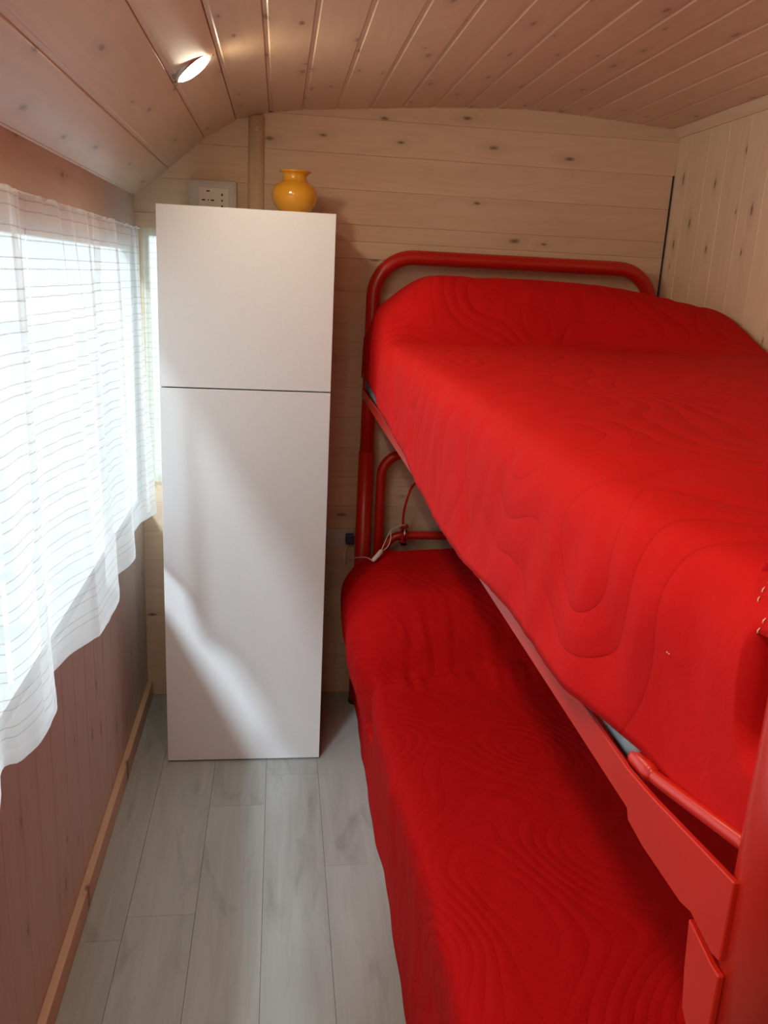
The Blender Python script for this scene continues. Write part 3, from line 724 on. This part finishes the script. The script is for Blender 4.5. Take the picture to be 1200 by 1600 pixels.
# pale stitches showing on the side of the cover near the foot post
from mathutils.bvhtree import BVHTree
me_ = spU.data; tree = BVHTree.FromPolygons([v.co for v in me_.vertices], [p.vertices for p in me_.polygons])
for ya, za, yb_, zb in STITCH:
    P = []
    for t in (0, 0.5, 1):
        hit = tree.ray_cast(Vector((0.1, ya+(yb_-ya)*t, za+(zb-za)*t)), Vector((1, 0, 0)))[0]
        if hit: P.append(hit + Vector((-0.0006 if t != 0.5 else -0.0011, 0, 0)))
    if len(P) == 3:
        bm = bmesh.new(); tube(bm, P, 0.0004, 6); from_bm('stitch', bm, 'thread', spU, True)

# lower bunk
def low_hem_x(y):
    return interp([(0.44, 0.275), (0.95, 0.283), (1.38, 0.285), (1.56, 0.286), (1.76, 0.291), (1.83, 0.291), (1.98, 0.283), (2.16, 0.282), (2.24, 0.287), (2.40, 0.286), (2.70, 0.29)], y)
def low_section(y):
    py = ss(2.02, 2.32, y); pe = py*(1-ss(2.66, 2.75, y)*0.8)
    xh = low_hem_x(y)
    ze = 0.442 - 0.03*ss(1.3, 1.9, y)*(1-ss(2.0, 2.3, y))
    xt = 0.272-0.012*math.sin(y*4.3)
    xt2 = xt-0.062*pe
    pts = [Vector((xh, y, 0.004)), Vector((xh-0.006*(1-pe)-0.01*pe, y, 0.12)), Vector((xt+0.006-0.03*pe, y, 0.26)), Vector((xt2, y, 0.36+0.02*pe)), Vector((xt2+0.004*(1-pe)-0.004*pe, y, ze-0.022+0.06*pe)),
           Vector((xt2+0.022, y, ze-0.004+0.10*pe)), Vector((xt2+0.055+0.01*pe, y, ze+0.002+0.135*pe))]
    for x in (0.36, 0.44, 0.55, 0.70, 0.85, 1.0, 1.12): pts.append(Vector((x, y, ze+0.004+pe*(0.163+0.02*math.sin((x-0.36)/0.76*math.pi)))))
    pts += [Vector((1.21, y, ze-0.01+0.10*pe)), Vector((1.262, y, ze-0.05+0.04*pe)), Vector((1.268, y, 0.30))]
    P = smooth_path(pts, 8); Q, L = resample(P, 160)
    return [(p, i/159*L) for i, p in enumerate(Q)]
rows, uvs = [], []
for i in range(241):
    y = 0.47+(2.715-0.47)*i/240; r, u = [], []
    for q, d in low_section(y):
        q = q.copy(); side = 1-ss(0.27, 0.33, q.x) if q.z < 0.46 or y > 2.0 else 0.0
        top = ss(0.30, 0.38, q.x)
        q.x += side*ss(0.01, 0.12, d)*(0.008*noise.noise(Vector((y*7, q.z*3, 5)))+0.004*noise.noise(Vector((y*20, q.z*5, 7))))
        q.x += (1-ss(0, 0.10, d))*0.004*noise.noise(Vector((y*9, 0, 11)))
        q.z += top*(0.005*noise.noise(Vector((q.x*5, y*5, 2)))+0.0022*noise.noise(Vector((q.x*9+y*14, y*22-q.x*20, 6))))
        # valley in front of the pillow with its gathered creases
        yc = 2.10+0.10*(q.x-0.3); g = math.exp(-((y-yc)/(0.020 if y < yc else 0.034))**2)
        if q.z > 0.25: q.z -= 0.032*g*ss(0.22, 0.34, q.x)*(1-0.6*ss(0.6, 1.0, q.x)); q.x += 0.014*g*side
        gg = ss(2.02, 2.10, y)*(1-ss(2.16, 2.34, y)); q.z += top*gg*0.010*noise.noise(Vector((q.x*38, y*9+q.x*12, 3)))
        q.x += side*gg*0.006*noise.noise(Vector((q.z*40+y*14, y*5, 1)))*ss(0.1, 0.2, q.z)
        r.append(q); u.append((d, y))
    rows.append(r); uvs.append(u)
last = rows[-1]
for dy, dz in ((0.006, 0.02), (0.008, 0.07), (0.008, 0.16)):
    rows.append([Vector((q.x, q.y+dy, max(q.z-dz*min(1, q.z/0.4), 0.004))) for q in last]); uvs.append([(j/159*1.4, 2.75+dz) for j in range(160)])
spL = grid('bedspread', rows, 'red_quilt_low', None, uvs); tag(spL, 'deep red bedspread covering the lower bunk down to the floor', 'bedspread')
so = spL.modifiers.new('thickness', 'SOLIDIFY'); so.thickness = 0.004; so.offset = -1

# ------------------------------------------------------------------ clip-on reading lamp with its white cord and switch
rl = empty('clip_lamp', (0.437, 2.756, 0.640)); tag(rl, 'red gooseneck clip lamp clamped to the lower headboard, white switch cord hanging', 'lamp')
RO = Vector(rl.location)
def rt(name, pts, r, mat, seg=10): return tubeobj(name, [Vector(p)-RO for p in pts], r, mat, rl, seg)
bm = bmesh.new(); box(bm, (-0.011, -0.026, -0.030), (0.011, -0.0165, 0.026), 0, 0.002); box(bm, (-0.011, -0.026, 0.0175), (0.011, 0.020, 0.026), 0, 0.002); box(bm, (-0.011, -0.026, -0.030), (0.011, 0.012, -0.0185), 0, 0.002)
clp = from_bm('clamp', bm, 'red_enamel', rl)
rt('clamp_screw', [(0.437, 2.722, 0.628), (0.437, 2.728, 0.650), (0.437, 2.728, 0.676)], 0.004, 'chrome')
rt('swivel_knob', [(0.426, 2.738, 0.674), (0.438, 2.738, 0.677), (0.450, 2.738, 0.678)], [0.007, 0.009, 0.007], 'red_enamel')
rt('gooseneck', smooth_path([(0.432, 2.735, 0.670), (0.430, 2.730, 0.72), (0.437, 2.715, 0.78), (0.455, 2.70, 0.835), (0.50, 2.67, 0.875), (0.56, 2.64, 0.87)], 8), 0.0042, 'red_enamel')
bm = bmesh.new(); lathe(bm, [(0.008, 0.03), (0.016, 0.028), (0.022, 0.0), (0.036, -0.045), (0.034, -0.045), (0.020, -0.002), (0.0, 0.0)], 28); sh = from_bm('lamp_shade', bm, 'red_enamel', rl, True)
sh.location = Vector((0.585, 2.63, 0.86))-RO; sh.rotation_euler = (0.3, -0.5, 0)
rt('cord', smooth_path([(0.436, 2.716, 0.690), (0.405, 2.690, 0.690), (0.378, 2.66, 0.684), (0.360, 2.63, 0.662), (0.343, 2.60, 0.637)], 8), 0.0017, 'cord_plastic', 8)
rt('cord', smooth_path([(0.378, 2.66, 0.684), (0.378, 2.645, 0.662), (0.366, 2.62, 0.642), (0.345, 2.60, 0.632)], 8), 0.0017, 'cord_plastic', 8)
rt('cord', smooth_path([(0.312, 2.575, 0.608), (0.296, 2.60, 0.610), (0.276, 2.66, 0.590), (0.250, 2.725, 0.56), (0.240, 2.76, 0.53), (0.240, 2.79, 0.56), (0.250, 2.800, 0.595)], 8), 0.0017, 'cord_plastic', 8)
rt('inline_switch', [(0.345, 2.601, 0.637), (0.342, 2.599, 0.633), (0.331, 2.590, 0.622), (0.326, 2.586, 0.618), (0.315, 2.578, 0.609), (0.312, 2.576, 0.606)], [0.004, 0.0080, 0.0085, 0.0078, 0.0074, 0.004], 'cord_plastic', 12)
